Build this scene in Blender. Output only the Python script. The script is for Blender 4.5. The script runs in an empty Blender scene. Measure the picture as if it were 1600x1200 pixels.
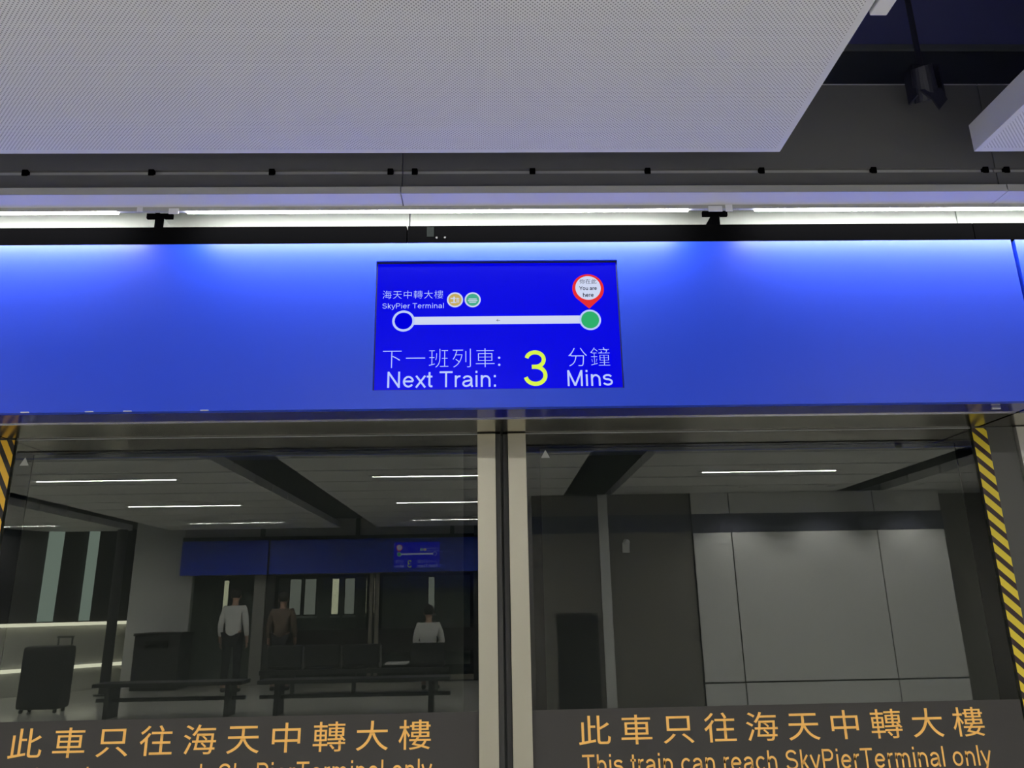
import bpy, bmesh, math, random
from mathutils import Vector, Matrix

# ------------------------------------------------------------------ camera, world, exposure
scene = bpy.context.scene
COL = scene.collection
CAM = Vector((0.0, -3.102, 1.35))          # platform edge doors stand in the plane y = 0, platform is y < 0
cam_data = bpy.data.cameras.new('camera')
cam = bpy.data.objects.new('camera', cam_data)
COL.objects.link(cam)
RT = Vector((0.99955756, -0.02362860, -0.01806995))
UP = Vector((0.01078357, -0.27831226, 0.96043011))
FW = Vector((0.02772271, 0.96019997, 0.27793430))
cam.matrix_world = Matrix((( RT.x, UP.x, -FW.x, CAM.x), (RT.y, UP.y, -FW.y, CAM.y), (RT.z, UP.z, -FW.z, CAM.z), (0, 0, 0, 1)))
cam_data.sensor_width = 36.0
cam_data.lens = 1202.0 / 1600.0 * 36.0
cam_data.clip_end = 200
scene.camera = cam

world = bpy.data.worlds.new('world')
scene.world = world
world.use_nodes = True
world.node_tree.nodes['Background'].inputs[0].default_value = (0.5, 0.55, 0.62, 1)
world.node_tree.nodes['Background'].inputs[1].default_value = 0.05
vs = scene.view_settings
vs.view_transform = 'Standard'
vs.look = 'None'
vs.gamma = 1.0
vs.use_curve_mapping = False
vs.exposure = 0.0
cy = scene.cycles
cy.use_denoising = True
cy.max_bounces = 10
cy.diffuse_bounces = 5
cy.glossy_bounces = 5
cy.transparent_max_bounces = 12
cy.sample_clamp_indirect = 6.0
cy.caustics_reflective = False
cy.caustics_refractive = False

L_CEILING = 205.0      # strip lights in the ceiling panels
L_COVE = 70.0         # tubes over the blue fascia
L_SCREEN = 1.0

# ------------------------------------------------------------------ materials
def mat(name, base, rough=0.5, metal=0.0, spec=0.5, emit=None, es=0.0, noise=0.0, nscale=6.0, coat=0.0):
    m = bpy.data.materials.new(name)
    m.use_nodes = True
    nt = m.node_tree
    b = nt.nodes['Principled BSDF']
    b.inputs['Base Color'].default_value = (*base, 1)
    b.inputs['Roughness'].default_value = rough
    b.inputs['Metallic'].default_value = metal
    b.inputs['Specular IOR Level'].default_value = spec
    if coat:
        b.inputs['Coat Weight'].default_value = coat
        b.inputs['Coat Roughness'].default_value = 0.05
    if emit:
        b.inputs['Emission Color'].default_value = (*emit, 1)
        b.inputs['Emission Strength'].default_value = es
    if noise:
        tc = nt.nodes.new('ShaderNodeTexCoord')
        n = nt.nodes.new('ShaderNodeTexNoise')
        n.inputs['Scale'].default_value = nscale
        n.inputs['Detail'].default_value = 5
        nt.links.new(tc.outputs['Object'], n.inputs['Vector'])
        mx = nt.nodes.new('ShaderNodeMix')
        mx.data_type = 'RGBA'
        mx.inputs[6].default_value = (*[c * (1 - noise) for c in base], 1)
        mx.inputs[7].default_value = (*[min(1, c * (1 + noise)) for c in base], 1)
        nt.links.new(n.outputs['Fac'], mx.inputs[0])
        nt.links.new(mx.outputs[2], b.inputs['Base Color'])
    return m

def math_node(nt, op, a, b=None):
    n = nt.nodes.new('ShaderNodeMath')
    n.operation = op
    for i, v in enumerate((a, b)):
        if v is None:
            continue
        if isinstance(v, (int, float)):
            n.inputs[i].default_value = v
        else:
            nt.links.new(v, n.inputs[i])
    return n.outputs[0]

def perforated(name, light, dark, pitch):
    m = mat(name, light, 0.55)
    nt = m.node_tree
    tc = nt.nodes.new('ShaderNodeTexCoord')
    sp = nt.nodes.new('ShaderNodeSeparateXYZ')
    nt.links.new(tc.outputs['Object'], sp.inputs[0])
    k = 2 * math.pi / pitch
    cx = math_node(nt, 'COSINE', math_node(nt, 'MULTIPLY', sp.outputs[0], k))
    cyy = math_node(nt, 'COSINE', math_node(nt, 'MULTIPLY', sp.outputs[1], k))
    v = math_node(nt, 'MULTIPLY', cx, cyy)
    r = nt.nodes.new('ShaderNodeMapRange')
    r.inputs[1].default_value = 0.25
    r.inputs[2].default_value = 0.6
    nt.links.new(v, r.inputs[0])
    mx = nt.nodes.new('ShaderNodeMix')
    mx.data_type = 'RGBA'
    mx.inputs[6].default_value = (*light, 1)
    mx.inputs[7].default_value = (*dark, 1)
    nt.links.new(r.outputs[0], mx.inputs[0])
    nt.links.new(mx.outputs[2], nt.nodes['Principled BSDF'].inputs['Base Color'])
    return m

def hazard(name, ang, period, yellow, black):
    m = mat(name, yellow, 0.5)
    nt = m.node_tree
    tc = nt.nodes.new('ShaderNodeTexCoord')
    sp = nt.nodes.new('ShaderNodeSeparateXYZ')
    nt.links.new(tc.outputs['Object'], sp.inputs[0])
    s = math_node(nt, 'ADD', math_node(nt, 'MULTIPLY', sp.outputs[0], math.tan(ang)), sp.outputs[2])
    f = math_node(nt, 'FRACT', math_node(nt, 'DIVIDE', s, period))
    g = math_node(nt, 'GREATER_THAN', f, 0.56)
    mx = nt.nodes.new('ShaderNodeMix')
    mx.data_type = 'RGBA'
    mx.inputs[6].default_value = (*yellow, 1)
    mx.inputs[7].default_value = (*black, 1)
    nt.links.new(g, mx.inputs[0])
    nt.links.new(mx.outputs[2], nt.nodes['Principled BSDF'].inputs['Base Color'])
    return m

def glass(name, tint=(0.82, 0.86, 0.84), gain=2.5):
    """one pane: both faces' reflection is returned by the face that is met first, the rest goes straight through"""
    m = bpy.data.materials.new(name)
    m.use_nodes = True
    nt = m.node_tree
    nt.nodes.clear()
    out = nt.nodes.new('ShaderNodeOutputMaterial')
    tr = nt.nodes.new('ShaderNodeBsdfTransparent')
    tr.inputs[0].default_value = (*tint, 1)
    gl = nt.nodes.new('ShaderNodeBsdfGlossy')
    gl.inputs['Roughness'].default_value = 0.0
    gl.inputs[0].default_value = (0.97, 1.0, 0.96, 1)
    fr = nt.nodes.new('ShaderNodeFresnel')
    fr.inputs['IOR'].default_value = 1.52
    ge = nt.nodes.new('ShaderNodeNewGeometry')
    front = math_node(nt, 'SUBTRACT', 1.0, ge.outputs['Backfacing'])
    fac = math_node(nt, 'MULTIPLY', math_node(nt, 'MINIMUM', math_node(nt, 'MULTIPLY', fr.outputs[0], gain), 1.0), front)
    mx = nt.nodes.new('ShaderNodeMixShader')
    nt.links.new(fac, mx.inputs[0])
    nt.links.new(tr.outputs[0], mx.inputs[1])
    nt.links.new(gl.outputs[0], mx.inputs[2])
    nt.links.new(mx.outputs[0], out.inputs[0])
    return m

def emission(name, color, strength):
    m = bpy.data.materials.new(name)
    m.use_nodes = True
    nt = m.node_tree
    nt.nodes.clear()
    out = nt.nodes.new('ShaderNodeOutputMaterial')
    e = nt.nodes.new('ShaderNodeEmission')
    e.inputs[0].default_value = (*color, 1)
    e.inputs[1].default_value = strength
    nt.links.new(e.outputs[0], out.inputs[0])
    return m

M = dict(
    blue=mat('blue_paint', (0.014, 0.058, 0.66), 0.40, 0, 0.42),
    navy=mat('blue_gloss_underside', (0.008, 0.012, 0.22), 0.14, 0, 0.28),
    silver=mat('silver_trim', (0.75, 0.73, 0.66), 0.25, 1),
    soffit=mat('brushed_steel_soffit', (0.40, 0.375, 0.31), 0.2, 1),
    steel=mat('satin_steel', (0.46, 0.437, 0.355), 0.42, 1, noise=0.04, nscale=3),
    post=mat('pale_steel_panel', (0.50, 0.49, 0.46), 0.4, 0.6),
    jamb=mat('dark_grey_jamb', (0.06, 0.06, 0.056), 0.4),
    frit=mat('black_glass_border', (0.002, 0.003, 0.006), 0.6, 0, 0.05),
    seal=mat('black_rubber_seal', (0.012, 0.012, 0.012), 0.6),
    seal2=mat('dark_grey_rubber_seal', (0.035, 0.035, 0.032), 0.6),
    film=mat('charcoal_film', (0.055, 0.052, 0.05), 0.6, 0, 0.2),
    orange=mat('orange_lettering', (1.0, 0.56, 0.15), 0.6, 0, 0.2),
    glass=glass('door_glass'),
    hazr=hazard('hazard_tape', math.radians(45), 0.0645, (0.72, 0.55, 0.03), (0.02, 0.004, 0.006)),
    hazl=hazard('hazard_tape_steep', math.radians(62), 0.088, (0.85, 0.48, 0.03), (0.012, 0.008, 0.008)),
    tri=mat('grey_triangle_sticker', (0.42, 0.43, 0.42), 0.5),
    rail=mat('black_rail', (0.0012, 0.0012, 0.0014), 0.9, 0, 0.0),
    black=mat('black_bracket', (0.0012, 0.0012, 0.0016), 0.9, 0, 0.0),
    white=mat('white_reflector', (0.34, 0.36, 0.345), 0.6, noise=0.05, nscale=9),
    cap=mat('lilac_grey_lamp_cap', (0.45, 0.45, 0.52), 0.4),
    clip_glint=mat('pale_plastic_clip_and_glint', (0.72, 0.72, 0.76), 0.35),
    hood=mat('grey_hood', (0.36, 0.36, 0.36), 0.5),
    hood_lip=mat('pale_grey_hood_lip', (0.72, 0.70, 0.70), 0.5),
    bulk=mat('charcoal_bulkhead', (0.125, 0.125, 0.13), 0.5),
    strip=mat('pale_strip', (0.42, 0.42, 0.44), 0.5),
    edge=mat('bright_edge', (0.75, 0.75, 0.75), 0.3, 0.7),
    perf=perforated('perforated_white_metal', (0.78, 0.77, 0.75), (0.27, 0.265, 0.26), 0.0122),
    tray=mat('white_metal_tray', (0.72, 0.71, 0.70), 0.45),
    plenum=mat('plenum_blue_bounce', (0.15, 0.16, 0.40), 0.8),  # blue light bounced off the fascia is put into this colour
    duct=mat('dark_duct', (0.04, 0.046, 0.06), 0.6),
    flange=mat('grey_duct_flange', (0.13, 0.14, 0.15), 0.6),
    spot=mat('dark_spotlight', (0.016, 0.017, 0.035), 0.5),
    floor=mat('grey_terrazzo', (0.64, 0.64, 0.59), 0.14, 0, 0.5, noise=0.08, nscale=40),
    wall=mat('pale_wall', (0.50, 0.50, 0.46), 0.6),
    wall_dim=mat('taupe_wall', (0.20, 0.19, 0.17), 0.6),
    panel=mat('pale_grey_wall_panel', (0.74, 0.74, 0.73), 0.45),
    plate=mat('dark_grey_plate', (0.006, 0.007, 0.007), 0.8, 0, 0.0),
    screw=mat('grey_screw', (0.05, 0.05, 0.05), 0.6, 0, 0.1),
    band=mat('dark_blue_grey_band', (0.07, 0.075, 0.11), 0.5),
    tunnel=mat('tunnel_concrete', (0.10, 0.10, 0.095), 0.9),
    dark=mat('dark_metal', (0.03, 0.03, 0.03), 0.4),
    seat=mat('black_seat_vinyl', (0.022, 0.022, 0.022), 0.4),
    chrome=mat('bright_steel', (0.7, 0.7, 0.68), 0.25, 1),
    train=mat('train_grey_body', (0.30, 0.30, 0.29), 0.4),
    skin=mat('skin', (0.52, 0.33, 0.24), 0.55),
    hair=mat('black_hair', (0.012, 0.010, 0.009), 0.5),
    shirt=mat('white_shirt_cloth', (0.82, 0.82, 0.80), 0.8),
    brown=mat('brown_cloth', (0.16, 0.12, 0.09), 0.8),
    cloth=mat('dark_trouser_cloth', (0.025, 0.025, 0.03), 0.8),
    shoe=mat('black_shoe', (0.02, 0.02, 0.02), 0.4),
    mullion=mat('pale_green_mullion', (0.55, 0.62, 0.55), 0.5),
    screen=mat('blue_screen', (0.0, 0.0, 0.01), 0.3, 0, 0.08, (0.0, 0.0, 0.76), L_SCREEN, coat=0.0),
    ink=emission('screen_pale_blue', (0.50, 0.60, 0.95), L_SCREEN),
    inkw=emission('screen_white', (0.62, 0.68, 0.88), L_SCREEN),
    inky=emission('screen_yellow', (0.70, 0.90, 0.07), L_SCREEN),
    inkg=emission('screen_green', (0.03, 0.42, 0.15), L_SCREEN),
    inkr=emission('screen_red', (0.78, 0.03, 0.03), L_SCREEN),
    inkb=emission('screen_navy', (0.0, 0.0, 0.72), L_SCREEN),
    inkk=emission('screen_black', (0.02, 0.02, 0.05), L_SCREEN),
    inko=emission('screen_khaki', (0.55, 0.40, 0.12), L_SCREEN),
    inkt=emission('screen_teal', (0.06, 0.40, 0.26), L_SCREEN),
    tube=emission('lit_tube', (1.0, 1.0, 0.94), L_COVE),
    strip_light=emission('lit_strip', (1.0, 0.985, 0.94), L_CEILING),
    guide=emission('guideway_diffuser', (1.0, 0.98, 0.9), 9.0),
    train_light=emission('lit_train_interior', (1.0, 0.93, 0.66), 3.2),
    train_dim=emission('dim_train_interior', (0.95, 0.95, 0.85), 1.0),
    sill_glow=emission('lit_sill', (1.0, 0.98, 0.75), 5.0),  # glow in place of light falling on the sill and low ledge
    mullion_glow=emission('lit_mullion', (0.75, 0.95, 0.80), 1.25),  # no lamp: light on the mullions from below, put in as glow
)

# ------------------------------------------------------------------ mesh helpers
class MB:
    def __init__(self):
        self.bm = bmesh.new()
    def box(self, x0, x1, y0, y1, z0, z1, bevel=0.0, mi=0):
        vs_ = [self.bm.verts.new((x, y, z)) for x in (x0, x1) for y in (y0, y1) for z in (z0, z1)]
        idx = [(0, 1, 3, 2), (4, 6, 7, 5), (0, 4, 5, 1), (2, 3, 7, 6), (0, 2, 6, 4), (1, 5, 7, 3)]
        fs = [self.bm.faces.new([vs_[i] for i in q]) for q in idx]
        for f in fs:
            f.material_index = mi
        if bevel:
            es = list({e for f in fs for e in f.edges})
            bmesh.ops.bevel(self.bm, geom=es, offset=bevel, segments=2, affect='EDGES', profile=0.6)
        return self
    def tube(self, a, b, r, n=20, r2=None, mi=0):
        a, b = Vector(a), Vector(b)
        d = b - a
        q = d.to_track_quat('Z', 'Y').to_matrix().to_4x4()
        mtx = Matrix.Translation((a + b) / 2) @ q
        g = bmesh.ops.create_cone(self.bm, cap_ends=True, segments=n, radius1=r, radius2=r if r2 is None else r2, depth=d.length, matrix=mtx)
        for v in g['verts']:
            for f in v.link_faces:
                f.material_index = mi
        return self
    def ball(self, c, r, s=(1, 1, 1), n=16):
        bmesh.ops.create_uvsphere(self.bm, u_segments=n, v_segments=max(6, n // 2), radius=r,
                                  matrix=Matrix.Translation(c) @ Matrix.Diagonal((*s, 1)))
        return self
    def prism_y(self, pts, y0, y1):
        """polygon in x,z pushed from y0 (front) to y1"""
        a = [self.bm.verts.new((x, y0, z)) for x, z in pts]
        b = [self.bm.verts.new((x, y1, z)) for x, z in pts]
        n = len(pts)
        self.bm.faces.new(a)
        self.bm.faces.new(b[::-1])
        for i in range(n):
            self.bm.faces.new((a[i], b[i], b[(i + 1) % n], a[(i + 1) % n]))
        return self
    def disc(self, cx, cz, r, y0, y1, n=64):
        return self.prism_y([(cx + r * math.cos(2 * math.pi * i / n), cz + r * math.sin(2 * math.pi * i / n)) for i in range(n)], y0, y1)
    def ring(self, cx, cz, r0, r1, y0, y1, n=64):
        c = lambda r, y: [self.bm.verts.new((cx + r * math.cos(2 * math.pi * i / n), y, cz + r * math.sin(2 * math.pi * i / n))) for i in range(n)]
        a, b, d, e = c(r0, y0), c(r1, y0), c(r0, y1), c(r1, y1)
        for i in range(n):
            j = (i + 1) % n
            for q in ((a[i], b[i], b[j], a[j]), (d[i], d[j], e[j], e[i]), (b[i], e[i], e[j], b[j]), (a[i], a[j], d[j], d[i])):
                self.bm.faces.new(q)
        return self
    def frame(self, o, i, y0, y1):
        """rectangular plate with a rectangular hole: o, i = (x0, x1, z0, z1)"""
        def loop(r, y):
            x0, x1, z0, z1 = r
            return [self.bm.verts.new(p) for p in ((x0, y, z0), (x1, y, z0), (x1, y, z1), (x0, y, z1))]
        a, b, c, d = loop(o, y0), loop(i, y0), loop(o, y1), loop(i, y1)
        for k in range(4):
            j = (k + 1) % 4
            for q in ((a[k], a[j], b[j], b[k]), (c[j], c[k], d[k], d[j]), (a[j], a[k], c[k], c[j]), (b[k], b[j], d[j], d[k])):
                self.bm.faces.new(q)
        return self
    def build(self, name, material, parent=None, smooth=False, loc=None):
        bmesh.ops.recalc_face_normals(self.bm, faces=self.bm.faces[:])
        me = bpy.data.meshes.new(name)
        self.bm.to_mesh(me)
        self.bm.free()
        for m in (material if isinstance(material, (list, tuple)) else [material]):
            me.materials.append(m)
        if smooth:
            for p in me.polygons:
                p.use_smooth = True
        o = bpy.data.objects.new(name, me)
        COL.objects.link(o)
        if parent:
            o.parent = parent
        if loc:
            o.location = loc
        return o

def tag(o, label, cat, group=None, kind=None):
    if label:
        o['label'] = label
    if cat:
        o['category'] = cat
    if group:
        o['group'] = group
    if kind:
        o['kind'] = kind
    return o

def thing(name, label, cat, loc=(0, 0, 0), rz=0.0, group=None):
    o = bpy.data.objects.new(name, None)
    o.empty_display_size = 0.1
    COL.objects.link(o)
    o.location = loc
    o.rotation_euler = (0, 0, rz)
    return tag(o, label, cat, group, 'thing')

def struct(o):
    o['kind'] = 'structure'
    return o

def dup(root, loc, rz=None, label=None, group=None):
    r = root.copy()
    COL.objects.link(r)
    r.location = loc
    if rz is not None:
        r.rotation_euler = (0, 0, rz)
    if label:
        r['label'] = label
    if group:
        r['group'] = group
    for ch in list(root.children):
        c = ch.copy()
        COL.objects.link(c)
        c.parent = r
        for g in list(ch.children):
            d = g.copy()
            COL.objects.link(d)
            d.parent = c
    return r

# plain sans-serif letters drawn as strokes of even weight; cap height 1
def arc(cx, cy, rx, ry, a0, a1, n=18):
    return [(cx + rx * math.cos(math.radians(a0 + (a1 - a0) * i / n)), cy + ry * math.sin(math.radians(a0 + (a1 - a0) * i / n))) for i in range(n + 1)]

LETTERS = {
    ' ': (0.36, []),
    ':': (0.38, [[(.17, 0), (.17, .14)], [(.17, .59), (.17, .73)]]),
    'N': (0.98, [[(.17, 0), (.17, 1)], [(.80, 0), (.80, 1)], [(.155, .985), (.815, .015)]]),
    'M': (1.14, [[(.17, 0), (.17, 1)], [(.97, 0), (.97, 1)], [(.165, .99), (.57, .03)], [(.975, .99), (.57, .03)]]),
    'T': (0.84, [[(.03, .937), (.80, .937)], [(.415, 0), (.415, .93)]]),
    'S': (0.92, [arc(.46, .73, .29, .207, 15, 270) + arc(.46, .294, .32, .229, 90, -165)[1:]]),
    'P': (0.90, [[(.17, 0), (.17, 1)], [(.17, .937), (.50, .937)] + arc(.50, .702, .25, .235, 90, -90)[1:] + [(.17, .467)]]),
    'Y': (0.88, [[(.05, 1), (.44, .42)], [(.83, 1), (.44, .42)], [(.44, 0), (.44, .46)]]),
    '3': (0.78, [arc(.38, .735, .25, .202, 168, -82), arc(.38, .297, .285, .236, 86, -168), [(.28, .533), (.42, .533)]]),
    'e': (0.77, [[(.12, .385), (.645, .385)], arc(.38, .365, .27, .302, 4, 325)]),
    'x': (0.66, [[(.06, 0), (.60, .73)], [(.06, .73), (.60, 0)]]),
    't': (0.40, [[(.19, .95), (.19, .19)] + arc(.29, .19, .10, .127, 180, 270) + [(.37, .07)], [(.03, .67), (.36, .67)]]),
    'r': (0.48, [[(.15, 0), (.15, .73)], arc(.38, .42, .23, .25, 180, 78)]),
    'a': (0.76, [arc(.36, .47, .235, .197, 162, 0) + [(.595, .15), (.65, .0)], [(.595, .42), (.31, .37)] + arc(.29, .213, .175, .152, 95, 290) + [(.48, .12), (.595, .27)]]),
    'i': (0.30, [[(.14, 0), (.14, .73)], [(.14, .87), (.14, 1)]]),
    'l': (0.30, [[(.14, 0), (.14, 1)]]),
    'n': (0.76, [[(.15, 0), (.15, .73)], arc(.38, .41, .23, .257, 180, 0) + [(.61, 0)]]),
    'h': (0.76, [[(.15, 0), (.15, 1)], arc(.38, .41, .23, .257, 180, 0) + [(.61, 0)]]),
    'm': (1.12, [[(.15, 0), (.15, .73)], arc(.345, .43, .195, .237, 180, 0) + [(.54, 0)], arc(.735, .43, .195, .237, 180, 0) + [(.93, 0)]]),
    'u': (0.76, [[(.61, 0), (.61, .73)], [(.15, .73)] + arc(.38, .32, .23, .257, 180, 360)]),
    's': (0.69, [arc(.34, .535, .225, .132, 18, 270) + arc(.34, .235, .245, .168, 90, -162)[1:]]),
    'k': (0.67, [[(.14, 0), (.14, 1)], [(.14, .25), (.52, .73)], [(.27, .43), (.56, 0)]]),
    'y': (0.66, [[(.05, .73), (.335, .02)], [(.61, .73), (.335, .02), (.27, -.13), (.20, -.20), (.06, -.20)]]),
    'o': (0.77, [arc(.38, .365, .27, .302, 0, 360, 32)]),
    'c': (0.70, [arc(.38, .365, .27, .302, 42, 318)]),
}

def latin(body, spacing, weight):
    """a flat mesh of stroked letters"""
    vs_, fs = [], []
    x = 0.0
    for ch in body:
        adv, strokes = LETTERS[ch]
        for st in strokes:
            p = [Vector((x + a, b)) for a, b in st]
            base = len(vs_)
            for i, q in enumerate(p):
                d0 = (q - p[i - 1]).normalized() if i else None
                d1 = (p[i + 1] - q).normalized() if i < len(p) - 1 else None
                if d0 is None: d0 = d1
                if d1 is None: d1 = d0
                n0, n1 = Vector((-d0.y, d0.x)), Vector((-d1.y, d1.x))
                n = (n0 + n1).normalized()
                m = n * (weight / 2 / max(0.5, n.dot(n0)))
                vs_.append((q.x + m.x, q.y + m.y, 0)); vs_.append((q.x - m.x, q.y - m.y, 0))
            for i in range(len(p) - 1):
                k = base + 2 * i
                fs.append((k, k + 1, k + 3, k + 2))
        x += adv * spacing
    me = bpy.data.meshes.new('letters')
    me.from_pydata(vs_, [], fs)
    return me

def text_mesh(body, rect, y, material, name, parent, spacing=1.0, offset=0.0, weight=0.115):
    """flat lettering fitted to rect (x0, x1, z0, z1), facing -y"""
    if all(ch in LETTERS for ch in body):
        me = latin(body, spacing, weight)
    else:
        cu = bpy.data.curves.new(name, 'FONT')
        cu.body = body
        cu.size = 1.0
        cu.space_character = spacing
        cu.offset = offset
        cu.resolution_u = 6
        cu.fill_mode = 'FRONT'
        tmp = bpy.data.objects.new(name + '_curve', cu)
        COL.objects.link(tmp)
        bpy.context.view_layer.update()
        dg = bpy.context.evaluated_depsgraph_get()
        me = bpy.data.meshes.new_from_object(tmp.evaluated_get(dg))
        bpy.data.objects.remove(tmp)
    xs = [v.co.x for v in me.vertices]
    ys = [v.co.y for v in me.vertices]
    x0, x1, z0, z1 = rect
    sx = (x1 - x0) / (max(xs) - min(xs))
    sz = (z1 - z0) / (max(ys) - min(ys))
    mx, my = min(xs), min(ys)
    for v in me.vertices:
        v.co = (x0 + (v.co.x - mx) * sx, y, z0 + (v.co.y - my) * sz)
    me.materials.clear()
    me.materials.append(material)
    me.name = name
    o = bpy.data.objects.new(name, me)
    COL.objects.link(o)
    if parent:
        o.parent = parent
    return o

PI = math.pi
EYE = 1.35
# ------------------------------------------------------------------ the room
ROOM_X0, ROOM_X1 = -11.0, 11.0
OPP = -12.74                       # door plane of the platform doors across the hall
struct(MB().box(ROOM_X0, ROOM_X1, OPP - 4.5, 0.10, -0.2, 0).build('floor', M['floor']))
struct(MB().box(ROOM_X0, ROOM_X1, OPP - 4.5, 4.0, 4.3, 4.5).build('ceiling', M['plenum']))
struct(MB().box(ROOM_X0 - 0.2, ROOM_X0, OPP - 4.5, 4.0, -1.5, 4.5).build('wall_left', M['wall']))
struct(MB().box(ROOM_X1, ROOM_X1 + 0.2, OPP - 4.5, 4.0, -1.5, 4.5).build('wall_right', M['wall']))
struct(MB().box(ROOM_X0, ROOM_X1, OPP - 4.7, OPP - 4.5, -1.5, 4.5).build('wall_back', M['wall_dim']))
struct(MB().box(ROOM_X0, ROOM_X1, 3.2, 3.4, -1.5, 4.5).build('wall_tunnel', M['tunnel']))
struct(MB().box(ROOM_X0, ROOM_X1, 0.10, 3.2, -1.5, -1.3).build('floor_guideway', M['tunnel']))

for x, l in ((-3.0, 'guideway lamp high behind the header, behind the left door'), (3.0, 'guideway lamp high behind the header, behind the right door')):
    gl_ = thing('guideway_lamp', l, 'lamp', (x, 0.30, 3.2), 0, 'guideway lamps behind the doors')
    MB().box(-0.65, 0.65, -0.05, 0.05, 0.0, 0.06, bevel=0.006).build('housing', M['dark'], gl_)
    MB().box(-0.62, 0.62, -0.04, 0.04, -0.012, 0.0).build('diffuser', M['guide'], gl_)
    MB().box(-0.03, 0.03, -0.24, -0.05, 0.0, 0.05).build('wall_bracket', M['dark'], gl_)

# ------------------------------------------------------------------ platform doors: one bay, built for x measured from the bay's middle and y = 0 at the door plane
ZT = EYE + 0.684                   # underside of the fascia = top of the doors
FY = -0.44                         # front of the blue fascia
ZF = EYE + 1.331                   # top of the fascia
HOLE = (-0.424 - 0.042, 0.4837 - 0.042, EYE + 0.752, EYE + 1.257)
FILM_TOP = EYE - 0.372

def door_leaf(loc, rz, side, label, haz_label=None):
    """side -1: leaf left of the meeting line, +1: right of it"""
    t = thing('platform_door', label, 'platform door', loc, rz)
    s = side
    def bx(mb, a, b, *rest, **k):
        lo, hi = sorted((s * a, s * b))
        return mb.box(lo, hi, *rest, **k)
    bx(MB(), 0.0255, 0.0985, -0.030, 0.030, 0.02, ZT - 0.004, bevel=0.002).build('meeting_stile', M['steel'], t)
    sl = bx(MB(), 0.004, 0.0255, -0.018, 0.022, 0.02, ZT - 0.004, bevel=0.003).build('rubber_seal', M['seal2'] if s < 0 else M['seal'], t)
    bx(MB(), 0.0985, 1.955, -0.012, 0.0, 0.12, ZT - 0.0015).build('glass_pane', M['glass'], t)
    bx(MB(), 0.0985, 1.955, -0.0145, -0.0125, ZT - 0.0045, ZT - 0.0015).build('top_bead', M['strip'], t)
    # black border printed on the back of the glass
    lo, hi = sorted((s * 0.0985, s * 1.955))
    li, hi2 = sorted((s * 0.156, s * 1.888))
    MB().frame((lo, hi, 0.12, ZT - 0.0015), (li, hi2, 0.30, EYE + 0.622), 0.001, 0.008).build('black_border', M['frit'], t)
    bx(MB(), 0.0985, 1.955, -0.020, 0.020, 0.02, 0.12, bevel=0.002).build('bottom_rail', M['steel'], t)
    return t

def notice(loc, rz, side, label, text=True, x_off=0.0):
    """charcoal film with orange lettering stuck on the lower glass of one leaf"""
    t = thing('notice_film', label, 'notice', loc, rz)
    lo, hi = sorted((side * 0.0995, side * 1.951))
    MB().box(lo, hi, -0.0138, -0.0124, 0.55, FILM_TOP).build('film', M['film'], t)
    if text:
        cx = 1.0365 * side + x_off
        text_mesh('此車只往海天中轉大樓', (cx - 0.7665, cx + 0.7605, EYE - 0.497, EYE - 0.395), -0.0144, M['orange'], 'lettering', t, spacing=1.46, offset=0.001)
        text_mesh('This train can reach SkyPierTerminal only', (cx - 0.758, cx + 0.7665, EYE - 0.6145, EYE - 0.5275), -0.0144, M['orange'], 'lettering', t, spacing=1.02)
    return t

def sticker(loc, rz, x, z, label):
    t = thing('triangle_sticker', label, 'sticker', loc, rz)
    MB().prism_y([(x - 0.018, z), (x + 0.018, z), (x, z + 0.033)], -0.0136, -0.0123).build('triangle', M['tri'], t)
    return t

def fascia(loc, rz, label, hole=True, x0=-1.982, x1=1.978, dx=0.0, detail=True):
    t = thing('blue_fascia', label, 'fascia panel', loc, rz)
    hx = (HOLE[0] + dx, HOLE[1] + dx, HOLE[2], HOLE[3])
    if hole:
        MB().frame((x0, x1, ZT, ZF), hx, FY, FY + 0.03).build('front_plate', M['blue'], t)
    else:
        MB().box(x0, x1, FY, FY + 0.03, ZT, ZF).build('front_plate', M['blue'], t)
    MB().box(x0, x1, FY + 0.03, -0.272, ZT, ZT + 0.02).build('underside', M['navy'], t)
    MB().box(x0, x1, -0.272, -0.266, ZT - 0.004, ZT + 0.02).build('silver_trim', M['silver'], t)
    MB().box(x0, x1, -0.266, 0.04, ZT, ZT + 0.02).build('soffit', M['soffit'], t)
    if detail:
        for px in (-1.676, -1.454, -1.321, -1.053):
            MB().box(px - 0.014, px + 0.014, FY - 0.006, FY - 0.0005, ZT - 0.0005, ZT + 0.0025, bevel=0.0006).build('edge_glint', M['clip_glint'], t)  # pale slivers standing in for glints of light on the bottom edge
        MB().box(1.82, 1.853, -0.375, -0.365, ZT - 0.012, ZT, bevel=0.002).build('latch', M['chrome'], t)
    return t

def jamb(loc, rz, side, label, tape):
    t = thing('door_jamb', label, 'door jamb', loc, rz)
    lo, hi = sorted((side * 1.960, side * 2.132))
    MB().box(lo, hi, -0.02, 0.06, 0.0, ZT - 0.001).build('jamb_post', M['jamb'], t)
    lo, hi = sorted((side * 1.9565, side * 2.0175))
    MB().box(lo, hi, -0.0215, -0.0203, 0.0, ZT - 0.005).build('hazard_tape', tape, t)
    return t

def side_screen(loc, rz, side, label):
    t = thing('fixed_screen', label, 'fixed screen', loc, rz)
    lo, hi = sorted((side * 2.136, side * 2.36))
    MB().box(lo, hi, -0.035, 0.06, 0.0, ZT - 0.002, bevel=0.003).build('post', M['post'], t)
    lo, hi = sorted((side * 2.36, side * 4.2))
    MB().box(lo, hi, -0.012, 0.0, 0.12, ZT - 0.006).build('glass_pane', M['glass'], t)
    MB().box(lo, hi, -0.02, 0.02, 0.0, 0.12).build('bottom_rail', M['steel'], t)
    return t

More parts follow.
